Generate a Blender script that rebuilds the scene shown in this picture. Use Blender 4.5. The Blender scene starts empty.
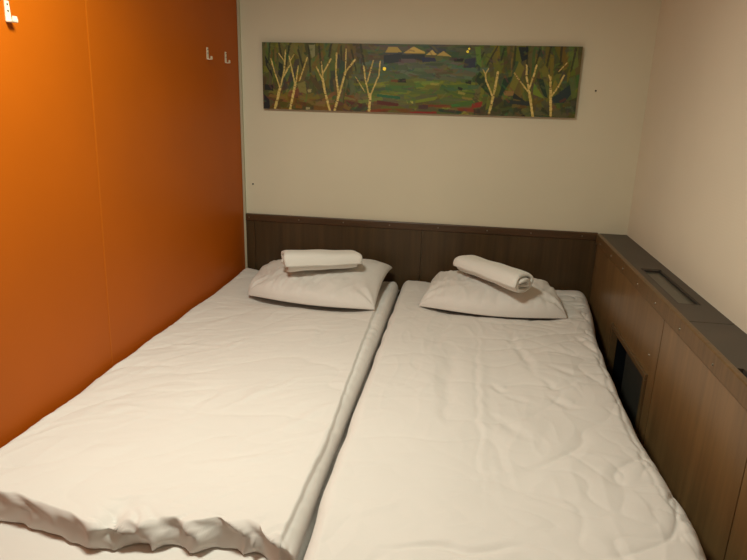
import bpy, bmesh, math, random
import numpy as np
from mathutils import Matrix, Vector
random.seed(5); rng = np.random.default_rng(7)
scene = bpy.context.scene
C = scene.collection

# ---------------------------------------------------------------- camera
cam_d = bpy.data.cameras.new('camera'); cam = bpy.data.objects.new('camera', cam_d); C.objects.link(cam)
cam_d.sensor_width = 36; cam_d.lens = 602.07/747*36; cam_d.clip_start = .02
r_ = Vector((0.98764776, 0.15431358, 0.02718855)); u_ = Vector((-0.06915501, 0.27358053, 0.95935983)); f_ = Vector((-0.1406039, 0.94938981, -0.28087275))
m = Matrix((r_, u_, -f_)).transposed().to_4x4(); m.translation = (1.1317, -2.9768, 1.4133)
cam.matrix_world = m
scene.camera = cam
# ---------------------------------------------------------------- light and exposure
LIGHT_POS = (0.55, -1.80, 2.115); LIGHT_W = 14.8; LIGHT_COL = (.97, 1.0, .845); LIGHT_SIZE = .30
world = bpy.data.worlds.new('world'); scene.world = world; world.use_nodes = True
world.node_tree.nodes['Background'].inputs[0].default_value = (1, .85, .68, 1)
world.node_tree.nodes['Background'].inputs[1].default_value = 0.02
ld = bpy.data.lights.new('ceiling_lamp_light', 'AREA'); ld.shape = 'DISK'; ld.size = LIGHT_SIZE; ld.energy = LIGHT_W; ld.color = LIGHT_COL
lo = bpy.data.objects.new('ceiling_lamp_light', ld); C.objects.link(lo); lo.location = LIGHT_POS
vs = scene.view_settings
vs.view_transform = 'Standard'; vs.look = 'None'; vs.gamma = 1; vs.use_curve_mapping = False; vs.exposure = 0.65

W = 1.908; F = 1.774; ZS = .845; H = 2.15; YB = -3.75
MT = .490          # mattress top

# ---------------------------------------------------------------- helpers
def lin(c):
    return tuple(((x/255+.055)/1.055)**2.4 if x/255 > .04045 else x/255/12.92 for x in c)
def mat(name, col, rough=.6, spec=.5, metal=0, emit=None, build=None):
    mt = bpy.data.materials.new(name); mt.use_nodes = True
    nt = mt.node_tree; b = nt.nodes['Principled BSDF']
    b.inputs['Base Color'].default_value = (*col, 1); b.inputs['Roughness'].default_value = rough
    b.inputs['Specular IOR Level'].default_value = spec; b.inputs['Metallic'].default_value = metal
    if emit:
        b.inputs['Emission Color'].default_value = (*emit[0], 1); b.inputs['Emission Strength'].default_value = emit[1]
    if build: build(nt, b)
    return mt
def coords(nt, scale):
    t = nt.nodes.new('ShaderNodeTexCoord'); mp = nt.nodes.new('ShaderNodeMapping'); mp.inputs['Scale'].default_value = scale
    nt.links.new(t.outputs['Object'], mp.inputs['Vector']); return mp.outputs['Vector']
def noise(nt, vec, scale, detail=3, rough=.5):
    n = nt.nodes.new('ShaderNodeTexNoise'); n.inputs['Scale'].default_value = scale; n.inputs['Detail'].default_value = detail
    n.inputs['Roughness'].default_value = rough
    nt.links.new(vec, n.inputs['Vector']); return n.outputs['Fac']
def ramp(nt, fac, stops):
    r = nt.nodes.new('ShaderNodeValToRGB'); e = r.color_ramp.elements
    while len(e) < len(stops): e.new(.5)
    for k, (p, c) in enumerate(stops): e[k].position = p; e[k].color = (*c, 1)
    nt.links.new(fac, r.inputs['Fac']); return r.outputs['Color']
def bump(nt, b, h, strength, dist):
    n = nt.nodes.new('ShaderNodeBump'); n.inputs['Strength'].default_value = strength; n.inputs['Distance'].default_value = dist
    nt.links.new(h, n.inputs['Height']); nt.links.new(n.outputs['Normal'], b.inputs['Normal'])
def mottled(c0, c1, scale, bscale, bstr, bdist, sc=(1, 1, 1)):
    def f(nt, b):
        v = coords(nt, sc); nt.links.new(ramp(nt, noise(nt, v, scale), [(.3, c0), (.7, c1)]), b.inputs['Base Color'])
        bump(nt, b, noise(nt, v, bscale, 4), bstr, bdist)
    return f
def wood(c0, c1, c2, sc):
    def f(nt, b):
        v = coords(nt, sc)
        n1 = noise(nt, v, 1.0, 6, .65)
        nt.links.new(ramp(nt, n1, [(.28, c0), (.5, c1), (.72, c2)]), b.inputs['Base Color'])
        bump(nt, b, n1, .12, .001)
    return f
def scl(c, k): return tuple(min(1, x*k) for x in c)

WALL = (.735, .69, .535)
M = {}
M['cream'] = mat('cream_wall_paint', WALL, .62, .35, build=mottled(scl(WALL, .97), scl(WALL, 1.03), 2.2, 170, .12, .002))
WR = (.785, .715, .58)
def wr(nt, b):
    v = coords(nt, (1, 1, 1)); nt.links.new(ramp(nt, noise(nt, v, 1.6), [(.3, scl(WR, .96)), (.7, scl(WR, 1.03))]), b.inputs['Base Color'])
    # wallpaper of fine horizontal and vertical threads
    w = nt.nodes.new('ShaderNodeTexWave'); w.bands_direction = 'Z'; w.inputs['Scale'].default_value = 30; w.inputs['Distortion'].default_value = 2
    nt.links.new(v, w.inputs['Vector']); bump(nt, b, w.outputs['Fac'], .08, .001)
M['cream_right'] = mat('textured_cream_wallpaper', WR, .6, .35, build=wr)
OR = (.47, .100, .001)
def orange(nt, b):
    v = coords(nt, (1, 1, 1))
    nt.links.new(ramp(nt, noise(nt, v, 3.0), [(.3, scl(OR, .96)), (.7, scl(OR, 1.04))]), b.inputs['Base Color'])
    v2 = coords(nt, (1, 260, 30)); bump(nt, b, noise(nt, v2, 1.0, 2), .12, .001)
M['orange'] = mat('orange_laminate', OR, .5, .2, build=orange)
M['orange_strip'] = mat('orange_joint_strip', (.52, .125, .004), .5, .2)
WB = (.068, .040, .0155)  # shaded copy of the ledge laminate, dimness at the back put into the colour
M['wood_back'] = mat('walnut_laminate_shaded', WB, .42, .45, build=wood(scl(WB, .72), WB, scl(WB, 1.35), (30, 30, 1.6)))
WS = (.20, .112, .044)  # lit copy of the wainscot laminate, stronger light put into the colour
M['wood_side'] = mat('walnut_laminate_lit', WS, .30, .5, build=wood(scl(WS, .72), WS, scl(WS, 1.3), (22, 22, 1.8)))
WT = (.072, .036, .014)
M['wood_trim'] = mat('reddish_brown_trim_wood', WT, .4, .5, build=wood(scl(WT, .7), WT, scl(WT, 1.3), (5, 5, 60)))
M['wood_edge'] = mat('brown_edge_wood', WS, .4, .4, build=wood(scl(WS, .55), scl(WS, .75), scl(WS, .95), (5, 60, 5)))
M['wood_pale'] = mat('pale_oak_edge', (.13, .075, .03), .45, .4, build=wood((.10, .056, .022), (.13, .075, .03), (.16, .095, .04), (20, 3, 20)))
M['ledge'] = mat('grey_brown_laminate', (.068, .053, .038), .5, .4, build=mottled((.062, .048, .035), (.075, .058, .042), 9, 220, .1, .001))
M['ledge_dark'] = mat('dark_grille_frame', (.03, .024, .02), .5, .4)
M['olive'] = mat('olive_grey_grille', (.085, .075, .052), .35, .5, build=mottled((.078, .068, .046), (.095, .083, .058), 14, 200, .1, .001))
M['black'] = mat('void_shade_black', (.006, .007, .009), .5, .3)  # shade inside the recess and slot, put into the colour
M['darkgrey'] = mat('dark_grey_panel', (.042, .039, .032), .45, .4)
CL = (.75, .712, .675)
def cloth(nt, b):
    v = coords(nt, (1, 1, 1))
    nt.links.new(ramp(nt, noise(nt, v, 4), [(.3, scl(CL, .985)), (.7, scl(CL, 1.015))]), b.inputs['Base Color'])
    bump(nt, b, noise(nt, v, 55, 4, .6), .10, .004)
    b.inputs['Sheen Weight'].default_value = .08
M['cloth'] = mat('white_cotton_sateen', CL, .72, .25, build=cloth)
def terry(nt, b):
    v = coords(nt, (1, 1, 1)); bump(nt, b, noise(nt, v, 420, 3, .7), .45, .003)
    b.inputs['Sheen Weight'].default_value = .2
M['terry'] = mat('white_terry_cloth', (.82, .80, .75), .9, .15, build=terry)
M['enamel'] = mat('cream_enamel', (.85, .78, .60), .35, .5)
M['steel'] = mat('brushed_steel_screw', (.30, .27, .21), .45, .5, 1)
M['dark_dot'] = mat('dark_screw_and_hole', (.03, .025, .02), .5)
M['trimbeige'] = mat('beige_corner_profile', (.50, .46, .33), .5, .4)
M['ceiling'] = mat('ceiling_paint', (.62, .58, .50), .7, .3, build=mottled((.60, .56, .48), (.64, .60, .52), 2, 150, .1, .001))
M['floor'] = mat('brown_carpet', (.10, .07, .05), .95, .1, build=mottled((.08, .055, .04), (.12, .085, .06), 60, 300, .5, .003))
M['doorwood'] = mat('door_laminate', (.16, .09, .045), .45, .4, build=wood((.12, .065, .03), (.16, .09, .045), (.2, .115, .06), (20, 20, 1.5)))
M['metal_white'] = mat('white_lamp_metal', (.7, .7, .68), .4)
M['lamp'] = mat('lamp_diffuser', (.9, .85, .75), .5, emit=((.93, 1, .835), 3.0))
M['bedframe'] = mat('bed_frame_wood', (.12, .07, .035), .5, build=wood((.09, .05, .025), (.12, .07, .035), (.15, .09, .045), (2, 30, 30)))

def mesh(name, verts, faces, m, parent=None, smooth=False, loc=None):
    me = bpy.data.meshes.new(name); me.from_pydata([tuple(map(float, v)) for v in verts], [], [tuple(map(int, f)) for f in faces]); me.update()
    if smooth: me.shade_smooth()
    me.materials.append(m)
    o = bpy.data.objects.new(name, me); C.objects.link(o)
    if parent: o.parent = parent
    if loc is not None: o.location = loc
    return o
def bm_obj(name, bm, m, parent=None, smooth=False):
    bmesh.ops.recalc_face_normals(bm, faces=bm.faces)
    me = bpy.data.meshes.new(name); bm.to_mesh(me); bm.free()
    if smooth: me.shade_smooth()
    me.materials.append(m)
    o = bpy.data.objects.new(name, me); C.objects.link(o)
    if parent: o.parent = parent
    return o
def add_box(bm, a, b, bev=0):
    a, b = [min(p, q) for p, q in zip(a, b)], [max(p, q) for p, q in zip(a, b)]
    r = bmesh.ops.create_cube(bm, size=1); vs_ = r['verts']
    for v in vs_: v.co = Vector([a[i] + (v.co[i]+.5)*(b[i]-a[i]) for i in range(3)])
    if bev:
        es = list({e for v in vs_ for e in v.link_edges})
        bmesh.ops.bevel(bm, geom=es, offset=bev, segments=2, profile=.5, affect='EDGES')
def boxes(name, lst, m, parent=None, bev=0):
    bm = bmesh.new()
    for a, b in lst: add_box(bm, a, b, bev)
    return bm_obj(name, bm, m, parent)
def thing(name, label, cat, loc=(0, 0, 0), group=None):
    o = bpy.data.objects.new(name, None); C.objects.link(o); o.location = loc; o.empty_display_size = .05
    return tag(o, label, cat, group)
def tag(o, label, cat, group=None):
    o['label'] = label; o['category'] = cat
    if group: o['group'] = group
    return o
def struct(o): o['kind'] = 'structure'; return o
def screw_bm(axis):
    bm = bmesh.new()
    bmesh.ops.create_cone(bm, cap_ends=True, segments=14, radius1=.0036, radius2=.0026, depth=.002)
    add_box(bm, (-.0028, -.0004, .0008), (.0028, .0004, .0013))
    if axis == 'y': bmesh.ops.rotate(bm, verts=bm.verts, matrix=Matrix.Rotation(math.pi/2, 3, 'X'))
    if axis == '-x': bmesh.ops.rotate(bm, verts=bm.verts, matrix=Matrix.Rotation(-math.pi/2, 3, 'Y'))
    if axis == 'x': bmesh.ops.rotate(bm, verts=bm.verts, matrix=Matrix.Rotation(math.pi/2, 3, 'Y'))
    return bm

# ---------------------------------------------------------------- room shell
struct(boxes('floor', [((-.1, YB-.1, -.05), (W+.1, .1, 0))], M['floor']))
struct(boxes('ceiling', [((-.1, YB-.1, H), (W+.1, .1, H+.05))], M['ceiling']))
struct(boxes('wall_back', [((-.1, 0, 0), (W+.1, .1, H))], M['cream']))
struct(boxes('wall_left', [((-.1, YB, 0), (0, 0, H))], M['orange']))
struct(boxes('wall_right', [((W, YB, 0), (W+.1, 0, H))], M['cream_right']))
struct(boxes('wall_front', [((-.1, YB-.1, 0), (W+.1, YB, H))], M['cream']))
d1 = struct(boxes('door_1', [((.95, YB, .0), (1.75, YB+.035, 2.0))], M['doorwood'], bev=.003))
bm = bmesh.new(); add_box(bm, (1.02, YB+.035, 1.0), (1.04, YB+.085, 1.02), .003); add_box(bm, (1.02, YB+.068, 1.0), (1.14, YB+.085, 1.02), .004)
bm_obj('door_handle', bm, M['steel'], d1)
struct(boxes('trim_1', [((0, -.016, 0), (.012, 0, H))], M['trimbeige'], bev=.002))          # corner profile
_t = struct(boxes('trim_2', [((0, -1.233, .0), (.0008, -1.227, H))], M['orange_strip']))
_t.data.transform(Matrix.Translation((0, -1.23, 1.4)) @ Matrix.Rotation(-.045, 4, 'X') @ Matrix.Translation((0, 1.23, -1.4)))  # joint strip between two orange sheets
struct(boxes('trim_3', [((0, -2.481, .0), (.0008, -2.475, H))], M['orange_strip']))

# ceiling lamp that lights the cabin
cl = thing('ceiling_lamp', 'round flush ceiling lamp with white rim above the left bed', 'lamp', (LIGHT_POS[0], LIGHT_POS[1], H))
bm = bmesh.new(); bmesh.ops.create_cone(bm, cap_ends=True, segments=48, radius1=.17, radius2=.175, depth=.02)
bmesh.ops.translate(bm, verts=bm.verts, vec=(0, 0, -.01)); bm_obj('lamp_housing', bm, M['metal_white'], cl)
bm = bmesh.new(); bmesh.ops.create_cone(bm, cap_ends=True, segments=48, radius1=.15, radius2=.155, depth=.008)
bmesh.ops.translate(bm, verts=bm.verts, vec=(0, 0, -.024)); bm_obj('lamp_diffuser', bm, M['lamp'], cl)

# ---------------------------------------------------------------- back wainscot
wb = thing('wainscot_panel', 'dark brown wooden wainscot on the back wall behind the pillows', 'wall panel', (.02, 0, 0))
def child_boxes(name, lst, m, parent, bev=0):
    o = boxes(name, lst, m, None, bev); off = Vector(parent.location)
    o.data.transform(Matrix.Translation(-off)); o.parent = parent; return o
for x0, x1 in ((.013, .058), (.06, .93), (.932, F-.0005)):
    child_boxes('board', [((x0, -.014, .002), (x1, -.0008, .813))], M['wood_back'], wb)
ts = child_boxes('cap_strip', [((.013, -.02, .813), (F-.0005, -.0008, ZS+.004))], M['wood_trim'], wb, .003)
ts['label'] = 'reddish brown cap strip'
s0 = None
for x in (.032, .298, .53, .767, 1.01, 1.25, 1.46, 1.70):
    if s0 is None: s0 = o = bm_obj('screw', screw_bm('y'), M['steel'], wb)
    else: o = s0.copy(); C.objects.link(o); o.parent = wb
    o.location = (x-.02, -.0208, .831)

# ---------------------------------------------------------------- boxed ledge on the right
YE = -2.3
lg = thing('boxed_ledge', 'long brown wooden boxed ledge with grey top along the right wall', 'ledge', (F, 0, 0))
hy0, hy1, hz0, hz1 = -1.0, -.53, .20, .552       # opening in the front
child_boxes('front_panel', [((F, hy1+.02, 0), (F+.015, -.001, .803)), ((F, hy0-.02, hz1+.02), (F+.015, hy1+.02, .803)),
    ((F, hy0-.02, 0), (F+.015, hy1+.02, hz0-.02)), ((F, -1.083, 0), (F+.015, hy0-.02, .803))], M['wood_side'], lg)
child_boxes('front_panel', [((F, -1.718, 0), (F+.015, -1.0865, .803))], M['wood_side'], lg, .001)
child_boxes('front_panel', [((F, YE, 0), (F+.015, -1.722, .803))], M['wood_side'], lg, .001)
child_boxes('end_panel', [((F+.015, YE, 0), (W, YE+.015, .82))], M['wood_side'], lg)
# top in two boards, the far one with a rectangular cut-out for the grille
gx0, gx1, gy0, gy1 = 1.805, 1.874, -1.08, -.655
child_boxes('top_board', [((F+.009, -1.246, .829), (gx0, -.001, ZS)), ((gx1, -1.246, .829), (W-.001, -.001, ZS)),
    ((gx0, gy1, .829), (gx1, -.001, ZS)), ((gx0, -1.246, .829), (gx1, gy0, ZS))], M['ledge'], lg)
child_boxes('top_board', [((F+.009, YE, .829), (F+.012, -1.2495, ZS)), ((F+.012, -1.57, .829), (W-.001, -1.2495, ZS)), ((F+.026, -1.72, .829), (W-.001, -1.57, ZS)), ((F+.012, YE, .829), (W-.001, -1.72, ZS))], M['ledge'], lg)
g = child_boxes('grille_frame', [((gx0, gy0, .826), (gx0+.006, gy1, .8435)), ((gx1-.006, gy0, .826), (gx1, gy1, .8435)), ((gx0, gy1-.016, .826), (gx1, gy1, .8435)), ((gx0, gy0, .826), (gx1, gy0+.01, .8435))], M['ledge_dark'], lg)
g['label'] = 'dark frame of the grille'
child_boxes('grille', [((gx0+.006, gy0+.01, .822), (gx1-.006, gy1-.016, .836))], M['olive'], lg)
child_boxes('dark_slot_fill', [((F+.012, -1.72, .815), (F+.026, -1.57, .835))], M['black'], lg)  # black fill painted in for the shade of an open gap
st = child_boxes('edge_strip', [((F-.008, YE, .795), (F+.010, -.021, ZS+.002))], M['wood_edge'], lg, .003)
st['label'] = 'reddish brown edge strip'
# recess behind the opening, lined black to put in the shade of a void
child_boxes('recess', [((F+.015, hy0-.012, hz0-.012), (W-.004, hy0-.002, hz1+.012)), ((F+.015, hy1+.002, hz0-.012), (W-.004, hy1+.012, hz1+.012)),
    ((F+.015, hy0-.002, hz1+.002), (W-.004, hy1+.002, hz1+.012)), ((F+.015, hy0-.002, hz0-.012), (W-.004, hy1+.002, hz0-.002)), ((W-.012, hy0, hz0), (W-.004, hy1, hz1))], M['black'], lg)
fr = child_boxes('opening_frame', [((F-.009, hy0-.02, hz1), (F+.02, hy1+.02, hz1+.02)), ((F-.009, hy0-.02, hz0-.02), (F+.02, hy0, hz1)), ((F-.009, hy1, hz0-.02), (F+.02, hy1+.02, hz1)), ((F-.009, hy0, hz0-.02), (F+.02, hy1, hz0))], M['wood_pale'], lg, .002)
fr['label'] = 'paler wooden frame around the opening'
child_boxes('inner_flap', [((F+.004, hy0+.002, hz0+.002), (F+.012, -.735, hz1-.002))], M['darkgrey'], lg)
s1 = None
for y, z, x in [(-.121, .817, -.009), (-.35, .817, -.009), (-.56, .817, -.009), (-.78, .817, -.009), (-1.0, .817, -.009), (-1.24, .817, -.009), (-1.49, .817, -.009), (-1.75, .817, -.009), (-2.0, .817, -.009), (-.998, .635, -.001), (-.9, .69, -.001)][:10]:
    if s1 is None: s1 = o = bm_obj('screw', screw_bm('-x'), M['steel'], lg)
    else: o = s1.copy(); C.objects.link(o); o.parent = lg
    o.location = (x, y, z)

# ---------------------------------------------------------------- painting (procedural brushwork on a long canvas)
TREES= [(2.4, [(0.04, 1.002), (0.059, 0.678)]), (1.2, [(0.057, 0.648), (0.041, 0.429), (0.03, 0.245)]), (1.2, [(0.062, 0.638), (0.074, 0.406), (0.079, 0.118)]), (1.3, [(0.071, 0.511), (0.086, 0.383), (0.096, 0.321)]), (0.9, [(0.075, 0.282), (0.056, 0.16)]), (2.2, [(0.092, 0.995), (0.111, 0.609)]), (1.3, [(0.109, 0.589), (0.096, 0.321), (0.091, 0.2)]), (1.1, [(0.113, 0.589), (0.121, 0.34)]), (1.1, [(0.126, 0.547), (0.151, 0.216)]), (0.8, [(0.096, 0.259), (0.107, 0.177)]), (2.0, [(0.226, 0.995), (0.209, 0.704), (0.202, 0.517)]), (1.3, [(0.202, 0.537), (0.181, 0.354)]), (1.2, [(0.202, 0.478), (0.197, 0.272)]), (1.2, [(0.204, 0.435), (0.229, 0.229)]), (2.2, [(0.242, 0.995), (0.257, 0.74)]), (1.5, [(0.254, 0.74), (0.245, 0.432), (0.247, 0.147)]), (1.6, [(0.259, 0.72), (0.277, 0.409)]), (1.5, [(0.274, 0.429), (0.308, 0.232)]), (1.0, [(0.276, 0.409), (0.278, 0.085)]), (2.2, [(0.356, 0.998), (0.359, 0.727)]), (1.4, [(0.355, 0.769), (0.342, 0.524), (0.335, 0.321)]), (1.2, [(0.349, 0.543), (0.366, 0.239)]), (1.2, [(0.362, 0.727), (0.37, 0.625), (0.385, 0.458), (0.388, 0.255)]), (0.8, [(0.339, 0.687), (0.31, 0.488)]), (2.0, [(0.738, 0.975), (0.748, 0.691), (0.756, 0.37)]), (1.5, [(0.744, 0.71), (0.721, 0.494), (0.718, 0.396)]), (0.9, [(0.718, 0.406), (0.71, 0.347)]), (0.9, [(0.718, 0.406), (0.727, 0.324)]), (2.2, [(0.873, 0.992), (0.855, 0.635)]), (1.6, [(0.854, 0.635), (0.843, 0.429), (0.84, 0.265)]), (1.5, [(0.854, 0.592), (0.864, 0.406), (0.87, 0.262)]), (1.3, [(0.851, 0.635), (0.817, 0.452), (0.805, 0.38)]), (2.2, [(0.927, 0.982), (0.914, 0.419)]), (1.4, [(0.921, 0.71), (0.94, 0.563), (0.954, 0.396)]), (1.0, [(0.914, 0.462), (0.908, 0.399)]), (0.8, [(0.939, 0.337), (0.958, 0.232)])]
PATCHES= [((26, 32, 36), [(0.398, 0.167), (0.456, 0.131), (0.454, 0.252), (0.4, 0.295)]), ((24, 30, 34), [(0.456, 0.151), (0.528, 0.144), (0.529, 0.245), (0.492, 0.209), (0.456, 0.209)]), ((24, 30, 48), [(0.519, 0.183), (0.56, 0.19), (0.565, 0.239), (0.521, 0.255)]), ((26, 32, 36), [(0.481, 0.147), (0.519, 0.173), (0.519, 0.203), (0.482, 0.206)]), ((112, 98, 50), [(0.403, 0.124), (0.413, 0.046), (0.441, 0.043), (0.456, 0.121)]), ((122, 104, 54), [(0.46, 0.131), (0.49, 0.039), (0.527, 0.105), (0.528, 0.131)]), ((126, 110, 58), [(0.481, 0.128), (0.481, 0.059), (0.494, 0.039), (0.527, 0.115)]), ((128, 112, 62), [(0.531, 0.154), (0.55, 0.075), (0.566, 0.147)]), ((118, 102, 54), [(0.564, 0.154), (0.585, 0.092), (0.611, 0.17)]), ((60, 82, 34), [(0.68, 0.026), (0.697, 0.026), (0.705, 0.318), (0.69, 0.259)]), ((20, 34, 20), [(0.7, 0.367), (0.728, 0.514), (0.74, 0.733), (0.687, 0.498)]), ((18, 22, 18), [(0.446, 0.504), (0.47, 0.491), (0.473, 0.55), (0.446, 0.553)]), ((70, 42, 22), [(0.423, 0.517), (0.446, 0.504), (0.446, 0.55), (0.423, 0.547)]), ((20, 60, 40), [(0.38, 0.727), (0.456, 0.756), (0.456, 0.799), (0.38, 0.766)]), ((86, 28, 20), [(0.684, 0.831), (0.715, 0.795), (0.712, 0.877), (0.682, 0.9)]), ((80, 36, 24), [(0.661, 0.913), (0.686, 0.89), (0.687, 0.933), (0.661, 0.946)]), ((84, 22, 18), [(0.489, 0.972), (0.573, 0.962), (0.574, 0.995), (0.489, 1.008)]), ((22, 36, 26), [(0.579, 0.917), (0.653, 0.946), (0.653, 0.989), (0.58, 0.962)]), ((44, 30, 30), [(0.515, 0.874), (0.546, 0.867), (0.546, 0.93), (0.515, 0.936)]), ((96, 92, 40), [(0.549, 0.547), (0.579, 0.553), (0.577, 0.583), (0.551, 0.576)]), ((22, 26, 20), [(0.657, 0.501), (0.676, 0.498), (0.677, 0.56), (0.659, 0.54)]), ((22, 26, 20), [(0.636, 0.592), (0.652, 0.612), (0.649, 0.651), (0.637, 0.632)]), ((90, 88, 40), [(0.638, 0.655), (0.661, 0.681), (0.658, 0.71), (0.638, 0.694)]), ((30, 34, 46), [(0.651, 0.203), (0.684, 0.18), (0.686, 0.318), (0.65, 0.321)]), ((16, 20, 24), [(0.618, 0.196), (0.649, 0.193), (0.646, 0.239), (0.619, 0.236)]), ((88, 70, 40), [(0.778, 0.642), (0.81, 0.638), (0.808, 0.704), (0.779, 0.7)]), ((18, 34, 24), [(0.775, 0.455), (0.801, 0.432), (0.771, 0.727), (0.762, 0.73)]), ((70, 84, 28), [(0.866, 0.507), (0.902, 0.733), (0.866, 0.674)]), ((22, 32, 34), [(0.922, 0.73), (0.974, 0.527), (0.981, 0.661), (0.962, 0.789), (0.927, 0.792)]), ((20, 34, 26), [(0.872, 0.445), (0.894, 0.465), (0.913, 0.73), (0.899, 0.691)]), ((24, 30, 30), [(0.787, 0.769), (0.861, 0.779), (0.862, 0.845), (0.791, 0.812)]), ((20, 26, 26), [(0.808, 0.661), (0.848, 0.782), (0.807, 0.743)]), ((14, 22, 26), [(0.811, 0.023), (0.841, 0.02), (0.84, 0.183), (0.824, 0.223)]), ((18, 24, 22), [(0.009, 0.183), (0.027, 0.327), (0.036, 0.534), (0.013, 0.35)]), ((20, 28, 24), [(0.056, 0.285), (0.07, 0.324), (0.067, 0.553), (0.053, 0.471)]), ((16, 20, 22), [(0.007, 0.622), (0.036, 0.638), (0.036, 0.723), (0.007, 0.707)]), ((16, 20, 24), [(0.004, 0.769), (0.021, 0.854), (0.025, 1.025), (0.003, 1.028)]), ((84, 86, 60), [(0.156, 0.033), (0.176, 0.029), (0.176, 0.193), (0.165, 0.232)]), ((100, 94, 60), [(0.151, 0.691), (0.165, 0.678), (0.163, 0.73), (0.153, 0.727)]), ((78, 76, 40), [(0.116, 0.609), (0.144, 0.566), (0.149, 0.753), (0.125, 0.733)]), ((50, 44, 26), [(0.158, 0.439), (0.199, 0.642), (0.19, 0.707), (0.158, 0.524)]), ((96, 92, 66), [(0.146, 0.956), (0.16, 0.953), (0.16, 0.989), (0.146, 0.992)]), ((120, 112, 50), [(0.477, 0.818), (0.481, 0.848), (0.479, 0.858)]), ((120, 112, 50), [(0.488, 0.818), (0.497, 0.815), (0.498, 0.854), (0.491, 0.851)]), ((50, 26, 22), [(0.28, 0.841), (0.335, 0.877), (0.331, 0.939), (0.285, 0.926)]), ((54, 24, 20), [(0.38, 0.818), (0.453, 0.861), (0.448, 0.903), (0.381, 0.881)])]
R90 = math.pi/2
def make_painting():
    NX, NY = 720, 152
    img = np.zeros((NY, NX, 3)); yy, xx = np.mgrid[0:NY, 0:NX]; U = (xx+.5)/NX; V = (yy+.5)/NY
    K = 3.3
    def col(c): return np.array(lin(c))*K
    def poly(pts, c, a=1.0):
        px = np.array([p[0]*NX for p in pts]); py = np.array([p[1]*NY for p in pts])
        x0, x1 = max(0, int(px.min())-1), min(NX, int(px.max())+2); y0, y1 = max(0, int(py.min())-1), min(NY, int(py.max())+2)
        if x1 <= x0 or y1 <= y0: return
        gx, gy = xx[y0:y1, x0:x1]+.5, yy[y0:y1, x0:x1]+.5; ins = np.zeros(gx.shape, bool); n = len(px)
        for i in range(n):
            j = (i-1) % n
            cond = ((py[i] > gy) != (py[j] > gy)) & (gx < (px[j]-px[i])*(gy-py[i])/(py[j]-py[i]+1e-9)+px[i])
            ins ^= cond
        sub = img[y0:y1, x0:x1]; sub[ins] = sub[ins]*(1-a)+col(c)*a
    def stroke(u, v, L, w, ang, c, a=.85):
        dx, dy = math.cos(ang), math.sin(ang); L *= .5; asp = NX/NY
        k = rng.uniform(.7, 1.3, 4)
        pts = [(-L*k[0], -w*.5*k[1]), (L*k[2], -w*.5*k[3]), (L*k[1], w*.5*k[0]), (-L*k[3], w*.5*k[2])]
        poly([(u+(p*dx-q*dy)/asp, v+(p*dy+q*dx)) for p, q in pts], c, a)   # lengths in units of canvas height
    # ground tones
    for k in range(2600):
        u, v = rng.random(2); j = rng.integers(-9, 10, 3)
        if .34 < u < .69:
            if v < .22: base = [(48, 52, 40), (40, 50, 44), (56, 58, 42)]
            elif v < .5: base = [(52, 62, 48), (44, 56, 42), (58, 66, 50)]
            elif v < .85: base = [(64, 70, 26), (76, 80, 28), (52, 62, 30), (44, 56, 34)]
            else: base = [(60, 54, 24), (70, 36, 20), (84, 84, 30), (40, 40, 26)]
            ang = rng.normal(0, .14); L, w = rng.uniform(.2, .6), rng.uniform(.03, .08)
        elif u <= .34:
            if v < .7: base = [(58, 56, 26), (44, 46, 26), (66, 64, 30), (34, 40, 28), (54, 60, 36)]; ang = math.pi/2+rng.normal(0, .25); L, w = rng.uniform(.15, .4), rng.uniform(.04, .1)
            else: base = [(66, 46, 22), (52, 40, 22), (76, 56, 26), (40, 32, 20), (70, 66, 32)]; ang = rng.normal(0, .5); L, w = rng.uniform(.1, .3), rng.uniform(.04, .1)
        else:
            if v < .75: base = [(60, 62, 26), (44, 52, 28), (36, 44, 28), (70, 66, 28), (52, 54, 26)]; ang = math.pi/2+rng.normal(0, .4); L, w = rng.uniform(.15, .4), rng.uniform(.04, .1)
            else: base = [(40, 44, 26), (60, 50, 26), (34, 36, 24), (52, 54, 28)]; ang = rng.normal(0, .5); L, w = rng.uniform(.1, .3), rng.uniform(.04, .1)
        c = base[rng.integers(len(base))]
        stroke(u, v, L, w, ang, tuple(np.clip(np.array(c)+j, 5, 255)), .8)
    # dark upright strokes among the crowns
    for u in list(np.linspace(.02, .33, 10))+list(np.linspace(.70, .97, 9)):
        stroke(u+rng.normal(0, .004), rng.uniform(.05, .25), rng.uniform(.2, .4), .028, math.pi/2+rng.normal(0, .25), (26, 30, 22), .8)
    for c, pts in PATCHES: poly(pts, c, .95)
    for k in range(350):      # broken strokes over the patches
        u, v = rng.random(2); i, jx = int(v*NY), int(u*NX); c = np.array([25, 30, 18])+rng.integers(0, 50, 3)*np.array([1, 1, .5])
        stroke(u, v, rng.uniform(.04, .12), rng.uniform(.015, .035), rng.normal(0, .5) if .34 < u < .69 else rng.uniform(0, 3.1), tuple(c), .45)
    for w, pts in TREES:
        for i in range(len(pts)-1):
            (u0, v0), (u1, v1) = pts[i], pts[i+1]; L = math.hypot((u1-u0)*NX, (v1-v0)*NY); n = max(2, int(L/2)); asp = NX/NY
            for q in range(n):
                t = q/n; u, v = u0+(u1-u0)*t, v0+(v1-v0)*t
                c = np.array([128, 114, 66])+rng.integers(-16, 14)
                if rng.random() < .06: c = np.array([70, 54, 34])
                stroke(u, v, 6/NY, w*2.2/NY*rng.uniform(.85, 1.15), math.atan2((v1-v0), (u1-u0)*asp), tuple(c), .95)
    for (u, v), s in (((0.402, 0.36), .026), ((0.659, 0.095), .016), ((0.663, 0.056), .014)):
        poly([(u+s*.22*math.cos(a), v+s*math.sin(a)) for a in np.linspace(0, 6.28, 10)], (200, 180, 60))
    # canvas mesh
    x0, x1, z0, z1, th = .1235, 1.6015, 1.3755, 1.681, .022
    lum = img.sum(2)
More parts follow.
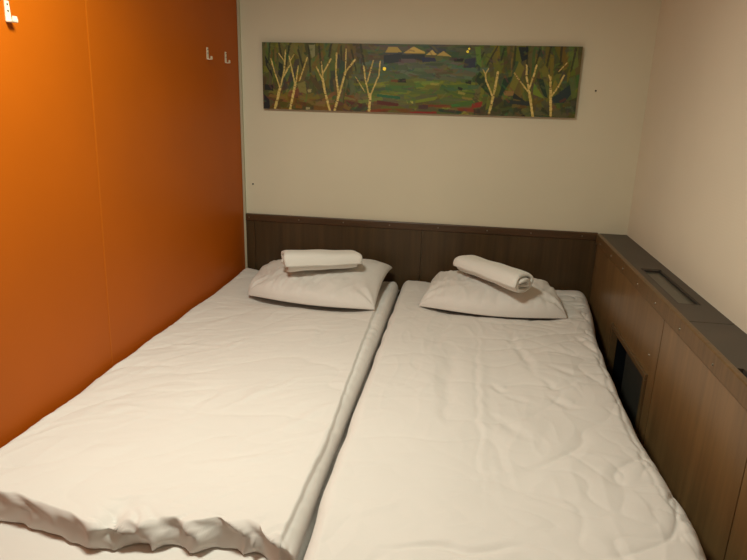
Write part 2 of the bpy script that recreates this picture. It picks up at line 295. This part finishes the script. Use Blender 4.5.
    hgt = (lum-lum.mean()); hgt = np.clip(hgt/(abs(hgt).max()+1e-9), -1, 1)*.0012
    X = x0+(x1-x0)*(xx/(NX-1)); Z = z1-(z1-z0)*(yy/(NY-1)); Y = np.full_like(X, -th)-hgt; Y[0] = Y[-1] = -th; Y[:, 0] = Y[:, -1] = -th
    vt = np.stack([X, Y, Z], 2).reshape(-1, 3)-np.array([x0, 0, z0])
    idx = np.arange(NX*NY).reshape(NY, NX)
    q = np.stack([idx[:-1, :-1], idx[1:, :-1], idx[1:, 1:], idx[:-1, 1:]], 2).reshape(-1, 4)
    me = bpy.data.meshes.new('painted_face'); me.from_pydata(vt.tolist(), [], q.tolist()); me.shade_smooth()
    at = me.color_attributes.new('paint', 'FLOAT_COLOR', 'POINT')
    at.data.foreach_set('color', np.concatenate([img.reshape(-1, 3), np.ones((NX*NY, 1))], 1).astype(np.float32).ravel())
    def f(nt, b):
        a = nt.nodes.new('ShaderNodeAttribute'); a.attribute_name = 'paint'; nt.links.new(a.outputs['Color'], b.inputs['Base Color'])
    me.materials.append(mat('oil_paint', (.1, .1, .05), .45, .3, build=f))
    root = thing('painting', 'long narrow landscape painting of pale birch trunks, green fields and hills', 'painting', (x0, 0, z0))
    o = bpy.data.objects.new('painted_face', me); C.objects.link(o); o.parent = root
    child_boxes('stretcher_frame', [((x0, -th+.0004, z0), (x1, -.001, z1))], mat('dark_canvas_edge', (.035, .035, .018), .7), root)
make_painting()

# ---------------------------------------------------------------- cloth helpers
_P = rng.permutation(256); _P = np.concatenate([_P, _P]); _G = np.stack([np.cos(np.arange(256)*2.399), np.sin(np.arange(256)*2.399)], 1)
def perlin(x, y):
    xi = np.floor(x).astype(int); yi = np.floor(y).astype(int); xf = x-xi; yf = y-yi
    def g(a, b, dx, dy):
        h = _P[(_P[a & 255]+b) & 255]; return _G[h, 0]*dx+_G[h, 1]*dy
    s = lambda t: t*t*t*(t*(t*6-15)+10)
    u, v = s(xf), s(yf)
    a = g(xi, yi, xf, yf); b = g(xi+1, yi, xf-1, yf); c = g(xi, yi+1, xf, yf-1); d = g(xi+1, yi+1, xf-1, yf-1)
    return (a+(b-a)*u)+((c+(d-c)*u)-(a+(b-a)*u))*v
def crease(X, Y, pts, w, a, sharp=1.0):
    """ridge (a>0) or furrow (a<0) along a polyline, fading at both ends"""
    X, Y = X+.022*perlin(X*9+3, Y*9+8)+.006*perlin(X*25, Y*25), Y+.022*perlin(X*9+13, Y*9+2)
    out = np.zeros_like(X); tot = sum(math.dist(p, q) for p, q in zip(pts, pts[1:])); run = 0
    best = np.full_like(X, 1e9); sbest = np.zeros_like(X); side = np.zeros_like(X)
    for (ax, ay), (bx, by) in zip(pts, pts[1:]):
        L = math.dist((ax, ay), (bx, by)); dx, dy = (bx-ax)/L, (by-ay)/L
        t = np.clip((X-ax)*dx+(Y-ay)*dy, 0, L); d = np.hypot(X-ax-t*dx, Y-ay-t*dy); sg = (X-ax)*dy-(Y-ay)*dx
        k = d < best; best[k] = d[k]; sbest[k] = ((run+t)/tot)[k]; side[k] = np.sign(sg[k]); run += L
    fade = np.clip(np.sin(np.clip(sbest, 0.001, .999)*math.pi), 0, 1)
    ww = w*(.6+.7*fade)
    prof = np.exp(-(best/ww)**2)-.45*np.exp(-(best/(2.6*ww))**2)
    return a*fade**1.2*prof
def puffs(X, Y, k, seed, amp, ang=0, st=1.0, warp=.05):
    """soft mounds parted by narrow valleys, as in a loose duvet cover"""
    wx = X+warp*perlin(X*5+seed, Y*5+7.3); wy = Y+warp*perlin(X*5+31+seed, Y*5+1.7)
    ca, sa = math.cos(ang), math.sin(ang); p = (wx*ca+wy*sa)*k*st; q = (-wx*sa+wy*ca)*k
    n = np.abs(perlin(p+seed*2.7, q-seed))*2
    return amp*(n/(n+.18))*(.35+.65*(perlin(X*2.1-seed, Y*2.1+seed)*2+.5).clip(0, 1))
def wrinkles(X, Y, ang, k1, k2, seed, amp, warp=.04):
    ca, sa = math.cos(ang), math.sin(ang)
    wx = X+warp*perlin(X*4+seed, Y*4+7.3); wy = Y+warp*perlin(X*4+31+seed, Y*4+1.7)
    p = wx*ca+wy*sa; q = -wx*sa+wy*ca
    n = perlin(p*k1+seed*3.1, q*k2+seed*1.7)
    r = (1-np.abs(n)*2.2).clip(0, 1)**3
    mask = (perlin(X*2.3+seed*5, Y*2.3+9)*2+.45).clip(0, 1)
    return amp*r*mask
def spaced(n, k=.7):
    t = np.linspace(0, 1, n); return t*(1-k)+k*(.5-.5*np.cos(math.pi*t))
def make_duvet(name, xl, xr, yh, yf, z0, thick, radii, wr_fn, n=(210, 420), face=0):
    """xl(y), xr(y): side edges; yh, yf: head and foot edge; radii = left, right, head, foot roundings"""
    NU, NV = n; u = spaced(NU, .75)[:, None]*np.ones((1, NV)); v = spaced(NV, .6)[None, :]*np.ones((NU, 1))
    yy = yh+(yf(.5)-yh)*v
    XL, XR = xl(yy), xr(yy); X = XL+(XR-XL)*u
    Y = yh+(yf(X)-yh)*v
    rl, rr, rh, rf = radii
    def pr(d, r):
        t = np.clip(d/r, 0, 1); return 1-t
    dl, dr, dh, df = (X-XL), (XR-X), (yh-Y), (Y-yf(X))
    e = (pr(dl, rl)**3+pr(dr, rr)**3+pr(dh, rh)**3+pr(df, rf)**3)**(1/3)
    e = np.clip(e, 0, 1); prof = np.sqrt(1-e**2*.999)
    Wk = wr_fn(X, Y)
    Z = z0+.006+(thick(X, Y)-.006)*prof+Wk*np.clip(prof*1.2, 0, 1)
    if face:
        zr = (Z-z0)/.06; k = np.clip(1-df/.05, 0, 1)
        wx = X+.03*perlin(X*12, zr*1.5+4)
        fold = 1-np.abs(perlin(wx*10+zr*1.1, zr*.9+2.2))*3.2
        Y = Y-k*face*(np.clip(fold, 0, 1)**1.3*np.clip((X-.36)/.1, .25, 1)-.3)-k*.010*perlin(X*22+zr*2, zr*2.5)
    top = np.stack([X, Y, Z], 2)
    cx, cy = .5*(XL.mean()+XR.mean()), .5*(yh+yf(.5))
    # skirt rows: tuck in below the rim, then a flat underside
    idx = np.arange(NU*NV).reshape(NU, NV)
    ring = list(idx[:, 0])+list(idx[-1, 1:])+list(idx[-2::-1, -1])+list(idx[0, -2:0:-1])
    V = top.reshape(-1, 3).tolist(); base = len(V)
    for i in ring:
        x, y, z = V[i]; V.append([x+(cx-x)*.012, y+(cy-y)*.006, z0+.0005])
    fc = np.stack([idx[:-1, :-1], idx[:-1, 1:], idx[1:, 1:], idx[1:, :-1]], 2).reshape(-1, 4)[:, ::-1].tolist()
    N = len(ring)
    for k in range(N):
        fc.append([ring[k], ring[(k+1) % N], base+(k+1) % N, base+k])
    fc.append([base+k for k in range(N)][::-1])
    o = mesh(name, V, fc, M['cloth'], smooth=True)
    bm = bmesh.new(); bm.from_mesh(o.data); bmesh.ops.recalc_face_normals(bm, faces=bm.faces); bm.to_mesh(o.data); bm.free()
    return o
def tab(xs, ys):
    xs, ys = np.array(xs), np.array(ys); i = np.argsort(xs); return lambda t: np.interp(t, xs[i], ys[i])
def smooth_tab(xs, ys):
    g = tab(xs, ys); return lambda t: sum(g(t+d) for d in (-.04, -.02, 0, .02, .04))/5

# ---------------------------------------------------------------- beds
def make_bed(label, x0, x1):
    root = thing('bed', label, 'bed', ((x0+x1)/2, -1.08, 0)); w = (x1-x0)/2; L0, L1 = -1.03, 1.05
    boxes('bed_frame', [((-w+.01, L0, .20), (w-.01, L0+.025, .32)), ((-w+.01, L1-.025, .20), (w-.01, L1, .32)), ((-w+.01, L0+.025, .20), (-w+.035, L1-.025, .32)), ((w-.035, L0+.025, .20), (w-.01, L1-.025, .32)),
          ((-w+.035, L0+.025, .27), (w-.035, L1-.025, .295))], M['bedframe'], root)
    bm = bmesh.new(); add_box(bm, (-w, L0, .295), (w, L1, MT), .03)
    o = bm_obj('mattress', bm, M['cloth'], root, True); o['label'] = 'mattress under a white fitted sheet'
    for sx in (-1, 1):
        for y in (L0+.05, L1-.05):
            a = sx*(w-.05); boxes('leg', [((a-.025, y-.025, 0), (a+.025, y+.025, .20))], M['bedframe'], root, .003)
    return root
make_bed('left bed of the pair, standing against the orange wall', .012, .834)
make_bed('right bed of the pair, standing beside the brown boxed ledge', .846, 1.660)

# left duvet
LW = [[(.46, -1.519), (.67, -1.218)], [(.509, -1.435), (.583, -1.267)], [(.151, -1.465), (.397, -1.372)], [(.328, -1.109), (.368, -.955)], [(.663, -1.619), (.803, -1.374)], [(.596, -1.05), (.598, -.772)], [(.063, -1.093), (.315, -1.075)], [(.137, -1.348), (.194, -1.266)], [(.154, -1.583), (.245, -1.54)], [(.356, -.793), (.37, -.641)], [(.149, -.909), (.24, -.723)], [(.177, -1.789), (.378, -1.716)], [(.496, -1.791), (.762, -1.672)], [(.354, -1.936), (.621, -1.847)]]
def left_w(X, Y):
    h = .008*perlin(X*3+2, Y*2.2)
    for i, c in enumerate(LW): h += crease(X, Y, c, .012+.004*(i % 3), .0045 if i % 4 else .006)
    h += puffs(X, Y, 5.5, 3.3, .0065, .8, .45)+puffs(X, Y, 11, 8.1, .0022, .55, .4)
    h += wrinkles(X, Y, .95, 5, 16, 3.1, .0022)+wrinkles(X, Y, .45, 6, 20, 8.7, .0020)
    f = np.exp(-((Y+1.98)/.05)**2)      # gathers along the foot
    h += f*(puffs(X, Y, 14, 1.2, .016, 0, 1, .08)-.008)*np.clip((X-.38)/.05, 0, 1)
    h -= .014*np.exp(-((X-.44)/.02)**2)*f
    bd = smooth_tab([-.45, -1.0, -1.6, -1.95], [.772, .790, .811, .806])(Y)+.004*perlin(Y*14, X*0+.3)
    st = np.clip((X-bd)/.007, 0, 1); h -= .011*st*st*(3-2*st)*np.clip((-.35-Y)/.15, 0, 1)
    h += .004*st*perlin(X*6, Y*26)
    return h
fl = tab([0, .19, .33, .41, .45, .51, .576, .63, .652, .716, .795, .84], [-1.955, -1.98, -2.005, -2.028, -2.0, -1.985, -1.968, -1.985, -1.958, -1.955, -1.985, -1.995])
dl = make_duvet('duvet',
    lambda y: .004+.004*np.sin(y*9)**2, smooth_tab([0, -.3, -.6, -1.0, -1.4, -1.7, -2.0], [.832, .832, .833, .833, .833, .833, .838]),
    -.03, lambda x: (fl(x)+fl(np.asarray(x)+.012)+fl(np.asarray(x)-.012))/3+.005*perlin(np.asarray(x)*9., np.asarray(x)*0+.5), MT,
    lambda X, Y: .064+.005*np.exp(-((X)/.1)**2)+.018*np.exp(-(X/.14)**2-((Y+.08)/.22)**2)-.030*np.exp(-((X-.46)/.30)**6-((Y+.31)/.26)**6), (.035, .032, .07, .016), left_w, face=.026)
tag(dl, 'white duvet spread over the left bed, its foot end loosely gathered', 'duvet')

# right duvet
RW = [([(1.123, -.774), (1.118, -1.247), (1.136, -1.487)], -.010, .024), ([(1.113, -.556), (1.033, -.915)], -.007, .018), ([(1.387, -.602), (1.327, -.878)], -.006, .012), ([(1.362, -.782), (1.405, -1.099)], -.007, .012),
 ([(1.443, -.986), (1.528, -1.049), (1.601, -1.018)], -.007, .011), ([(1.425, -1.094), (1.462, -1.153), (1.53, -1.095), (1.565, -1.109)], -.007, .010), ([(1.26, -1.152), (1.296, -1.209), (1.324, -1.204)], -.006, .010),
 ([(1.225, -1.348), (1.369, -1.512)], -.005, .013), ([(1.419, -1.204), (1.483, -1.282), (1.526, -1.286)], -.006, .011), ([(1.295, -1.23), (1.367, -1.275)], -.004, .009), ([(1.598, -.666), (1.623, -.841)], -.006, .012),
 ([(1.191, -1.696), (1.363, -1.62)], .004, .014), ([(.923, -1.707), (1.063, -1.612)], .004, .012), ([(.914, -1.897), (1.033, -1.804)], .005, .012), ([(1.425, -1.515), (1.613, -1.57)], .004, .014), ([(1.304, -1.751), (1.473, -1.789)], .004, .012)]
def right_w(X, Y):
    h = .010*perlin(X*3+12, Y*2.2+4)
    for c, a, w in RW: h += crease(X, Y, c, w*1.25, a*1.15)
    h += crease(X, Y, [(1.221, -.52), (1.212, -1.0), (1.210, -1.439), (1.217, -1.86)], .007, -.0032)+crease(X, Y, [(1.235, -.52), (1.226, -1.0), (1.224, -1.439), (1.231, -1.86)], .013, .0030)
    right = np.clip((X-1.22)/.2, 0, 1)
    h += puffs(X, Y, 6, 5.1, .0120, .5, .6)*(.35+.65*right)+puffs(X, Y, 12, 2.4, .0052, -.5, .5)*(.3+.7*right)
    h += wrinkles(X, Y, 1.5, 5, 14, 2.2, .0024)+wrinkles(X, Y, .5, 5, 17, 6.6, .0022)*(1-right)
    h += crease(X, Y, [(1.0, -1.962), (1.171, -1.945), (1.35, -1.912)], .009, -.010)
    e = 1.68-.02*np.clip(-Y-.6, 0, .4)/.4
    f = np.exp(-((X-e)/.05)**2); h += f*(puffs(X, Y, 10, 7.7, .014, .3, 1, .06)-.006)
    h += crease(X, Y, [(1.69, -.35), (1.64, -1.0), (1.632, -1.5), (1.64, -2.0)], .006, -.004)
    return h
dr = make_duvet('duvet',
    lambda y: smooth_tab([0, -.3, -.6, -1.2, -1.6, -2.0, -2.3], [.844, .844, .844, .845, .844, .852, .854])(y)+.006*perlin(np.asarray(y)*9., np.asarray(y)*0+1.5),
    lambda y: smooth_tab([0, -.1, -.3, -.68, -1.11, -1.4, -1.63, -1.74, -1.9, -2.3], [1.742, 1.755, 1.740, 1.690, 1.672, 1.670, 1.682, 1.690, 1.680, 1.68])(y)+.006*perlin(np.asarray(y)*7., np.asarray(y)*0+2.5),
    -.03, lambda x: -2.115+.01*np.asarray(x), MT, lambda X, Y: .063+.010*np.exp(-((Y+.12)/.12)**2)-.024*np.exp(-((X-1.28)/.27)**6-((Y+.25)/.24)**6), (.04, .055, .06, .05), right_w)
tag(dr, 'white duvet on the right bed with long lengthwise crease and crumpled right side', 'duvet')

# ---------------------------------------------------------------- pillows
def make_pillow(label, cor, hgt, seed, group=None, peak=(0, 0), rnd=(0, 0, 0, 0), front=-.05):
    """cor: world corners front-left, front-right, back-right, back-left"""
    n = 90; t = np.linspace(-1, 1, n); t = np.sign(t)*(1-(1-np.abs(t))**1.35); u, v = np.meshgrid(t, t, indexing='ij')
    c = [np.array(p) for p in cor]
    a, b = (1+u)/2, (1+v)/2
    bow = .05
    uu = u*(1-bow*(1-v**2)); vv = v*(1-np.where(v < 0, front, bow*.9)*(1-u**2)); a, b = (1+uu)/2, (1+vv)/2
    P = ((1-a)*(1-b))[..., None]*c[0]+(a*(1-b))[..., None]*c[1]+(a*b)[..., None]*c[2]+((1-a)*b)[..., None]*c[3]
    h = ((1-np.abs(u)**3.2).clip(0)*(1-np.where(v < 0, np.abs(v)**5, np.abs(v)**2.8)).clip(0))**.45
    h = h*(1+peak[0]*u+peak[1]*v)
    X, Y = P[..., 0], P[..., 1]
    wr_ = .006*perlin(X*9+seed, Y*9)+wrinkles(X, Y, seed, 8, 20, seed, .006)+wrinkles(X, Y, 1.2, 7, 16, seed+2, .006)+puffs(X, Y, 9, seed, .006, 1.3, .5)
    # creases running in from each corner
    for cc in c:
        d = np.hypot(X-cc[0], Y-cc[1]); ang = np.arctan2(Y-cc[1], X-cc[0]); wr_ += .006*np.exp(-(d/.13)**2)*np.sin(ang*9+seed)*np.clip(d/.03, 0, 1)
    cen = P.mean((0, 1))
    for k, (su, sv) in enumerate(((-1, -1), (1, -1), (1, 1), (-1, 1))):      # rounded or pointed corners
        wgt = (np.clip(su*u, 0, 1)*np.clip(sv*v, 0, 1))**3; P = P+(rnd[k]*wgt)[..., None]*(cen-P)*np.array([1, 1, .0])
    P[..., 2] += .013*(1-np.abs(u*v)**4)
    top = P.copy(); top[..., 2] += .003+h*(hgt-.013)+wr_*np.clip(h*2, 0, 1)
    hb = ((1-u**4)*(1-v**4)).clip(0)**.4
    bot = P.copy(); bot[..., 2] += -.002-hb*.013
    idx = np.arange(n*n).reshape(n, n); V = top.reshape(-1, 3).tolist()+bot.reshape(-1, 3).tolist()
    q = np.stack([idx[:-1, :-1], idx[1:, :-1], idx[1:, 1:], idx[:-1, 1:]], 2).reshape(-1, 4)
    fc = q.tolist()+(q[:, ::-1]+n*n).tolist()
    ring = list(idx[:, 0])+list(idx[-1, 1:])+list(idx[-2::-1, -1])+list(idx[0, -2:0:-1])
    for k in range(len(ring)):
        i, j = ring[k], ring[(k+1) % len(ring)]; fc.append([i, i+n*n, j+n*n, j])
    o = mesh('pillow', V, fc, M['cloth'], smooth=True)
    bm = bmesh.new(); bm.from_mesh(o.data); bmesh.ops.recalc_face_normals(bm, faces=bm.faces); bm.to_mesh(o.data); bm.free()
    return tag(o, label, 'pillow')
make_pillow('white pillow at the head of the left bed under a flat folded towel', [(.165, -.49, .562), (.785, -.545, .560), (.795, -.075, .625), (.125, -.10, .582)], .080, 1.3, peak=(-.05, .12), rnd=(.07, .02, 0, .10), front=-.20)
make_pillow('white pillow at the head of the right bed under a rolled towel', [(.965, -.46, .566), (1.60, -.47, .562), (1.575, -.20, .60), (.99, -.10, .572)], .089, 4.6, peak=(-.08, .15), rnd=(.0, .02, .10, .12), front=-.42)

# ---------------------------------------------------------------- towels
def make_towel(label, loc, rot, tilt, L, a0, b0, turns, th, expo, seed, flip=1, taper=0):
    """a strip of terry wound flat; cross-section in local x-z, length along local y"""
    n = int(turns*46)+1; path = []
    pitch = th*1.12
    for k in range(n):
        s = turns*k/(n-1); ang = math.pi*1.03-2*math.pi*s*flip; sh = pitch*s
        a, b = max(a0-sh, th*.9), max(b0-sh, th*.28)
        ca, sa = math.cos(ang), math.sin(ang); r = (abs(ca)**expo+abs(sa)**expo)**(-1/expo)
        path.append(np.array([a*r*ca, b*r*sa]))
    path = np.array(path); tan = np.gradient(path, axis=0); tan /= np.linalg.norm(tan, axis=1)[:, None]+1e-9
    nor = np.stack([-tan[:, 1], tan[:, 0]], 1)*flip
    # nor should point inward
    if (nor[0]*(-path[0])).sum() < 0: nor = -nor
    NS = 40; V = []; fc = []
    ring = []; m_ = 2*n
    for s in range(NS):
        y = (s/(NS-1)-.5)*L; e = abs(2*s/(NS-1)-1)
        k = np.arange(n); rnd = .3*(1-e**8)+.7
        for side in (0, 1):
            t_ = th*.5*(1-side*2)
            P = path+nor*(th*.5-t_*(.35+.65*min(1, (1-e)*9+.35)))
            for i in (k if side == 0 else k[::-1]):
                x, z = P[i]; ye = y+(.008*math.sin(i*.11+seed)+.004*math.sin(i*.37))*(1 if y > 0 else -1)*e**2
                w = .0012*math.sin(y*21+seed+x*20)+.0008*math.sin(y*47+i*.1)
                V.append((x+w, ye, (z+b0)*(1+taper*y/(L/2))+w*.8))
    for s in range(NS-1):
        for i in range(m_):
            j = (i+1) % m_; fc.append((s*m_+i, s*m_+j, (s+1)*m_+j, (s+1)*m_+i))
    for s in (0, NS-1):
        for i in range(n-1):
            fc.append((s*m_+i, s*m_+i+1, s*m_+m_-2-i, s*m_+m_-1-i))
    o = mesh('towel', V, fc, M['terry'], smooth=True)
    bm = bmesh.new(); bm.from_mesh(o.data); bmesh.ops.recalc_face_normals(bm, faces=bm.faces); bm.to_mesh(o.data); bm.free()
    o.location = loc; o.rotation_euler = (tilt[0], tilt[1], rot)
    return tag(o, label, 'towel')
make_towel('white towel folded into a flat bundle on the left pillow', (.503, -.375, .664), R90 + .47, (-.03, 0), .335, .070, .053, 2.2, .019, 3.6, .7, 1, .14)
make_towel('white rolled towel lying slantwise on the right pillow, its spiral end facing out', (1.275, -.39, .668), math.radians(42), (.03, 0), .37, .068, .050, 2.1, .0165, 2.8, 2.1, 1, -.06)

# ---------------------------------------------------------------- coat hooks on the orange wall
def make_hook(label, y, z):
    root = thing('coat_hook', label, 'hook', (0, y, z), 'white coat hooks on the orange wall')
    prof = [(.0, .049), (.0, .004), (.001, .001), (.004, 0), (.016, 0), (.0185, .001), (.0195, .004), (.0195, .014)]  # x out, z up : outer path
    bm = bmesh.new(); t = .0022; w = .0095; rows = []
    for i, (x, zz) in enumerate(prof):
        if i < 2: ix, iz = x+t, max(zz, t+.003)
        elif i < 4: ix, iz = max(x, t)+.0005*(i-1), t+.0008*(4-i)
        elif i < 5: ix, iz = x-.001, t
        elif i < 7: ix, iz = x-t*.8, t+.001*(i-4)
        else: ix, iz = x-t, zz
        ww = w*(.7 if i in (0, 7) else 1)
        rows.append([bm.verts.new(c) for c in ((x, -ww, zz), (x, ww, zz), (ix, ww, iz), (ix, -ww, iz))])
    for p, q in zip(rows, rows[1:]):
        for k in range(4): bm.faces.new((p[k], p[(k+1) % 4], q[(k+1) % 4], q[k]))
    bm.faces.new(rows[0]); bm.faces.new(rows[-1][::-1])
    bm_obj('bracket', bm, M['enamel'], root)
    for dz in (.026, .041):
        s = bm_obj('screw', screw_bm('x'), M['dark_dot'], root); s.location = (t+.0011, 0, dz); s.scale = (1, .6, .6)
    return root
make_hook('cream metal coat hook at the upper left of the orange wall', -1.545, 1.580)
make_hook('left one of the two small hooks near the back corner of the orange wall', -.375, 1.576)
make_hook('right one of the two small hooks, nearest to the back corner', -.175, 1.574)

# ---------------------------------------------------------------- tiny holes in the plaster, their dark put in as small discs
def dark_dot(label, x, z):
    bm = bmesh.new(); bmesh.ops.create_cone(bm, cap_ends=True, segments=12, radius1=.0042, radius2=.0034, depth=.004)
    bmesh.ops.rotate(bm, verts=bm.verts, matrix=Matrix.Rotation(math.pi/2, 3, 'X')); o = bm_obj('dark_dot', bm, M['dark_dot']); o.location = (x, -.002, z)
    tag(o, label, 'dark_dot')
dark_dot('dark disc standing for a tiny hole low on the cream wall above the left end of the wainscot', .051, 1.001)
dark_dot('dark disc standing for a tiny hole on the cream wall to the right of the painting', 1.683, 1.497)
# repeats share a group
for _o in list(bpy.data.objects):
    g = {'bed': 'pair of single beds', 'duvet': 'white duvets on the two beds', 'pillow': 'white pillows on the two beds', 'towel': 'white towels on the pillows', 'dark_dot': 'dark discs for tiny holes in the back wall'}.get(_o.get('category'))
    if g and _o.parent is None: _o['group'] = g
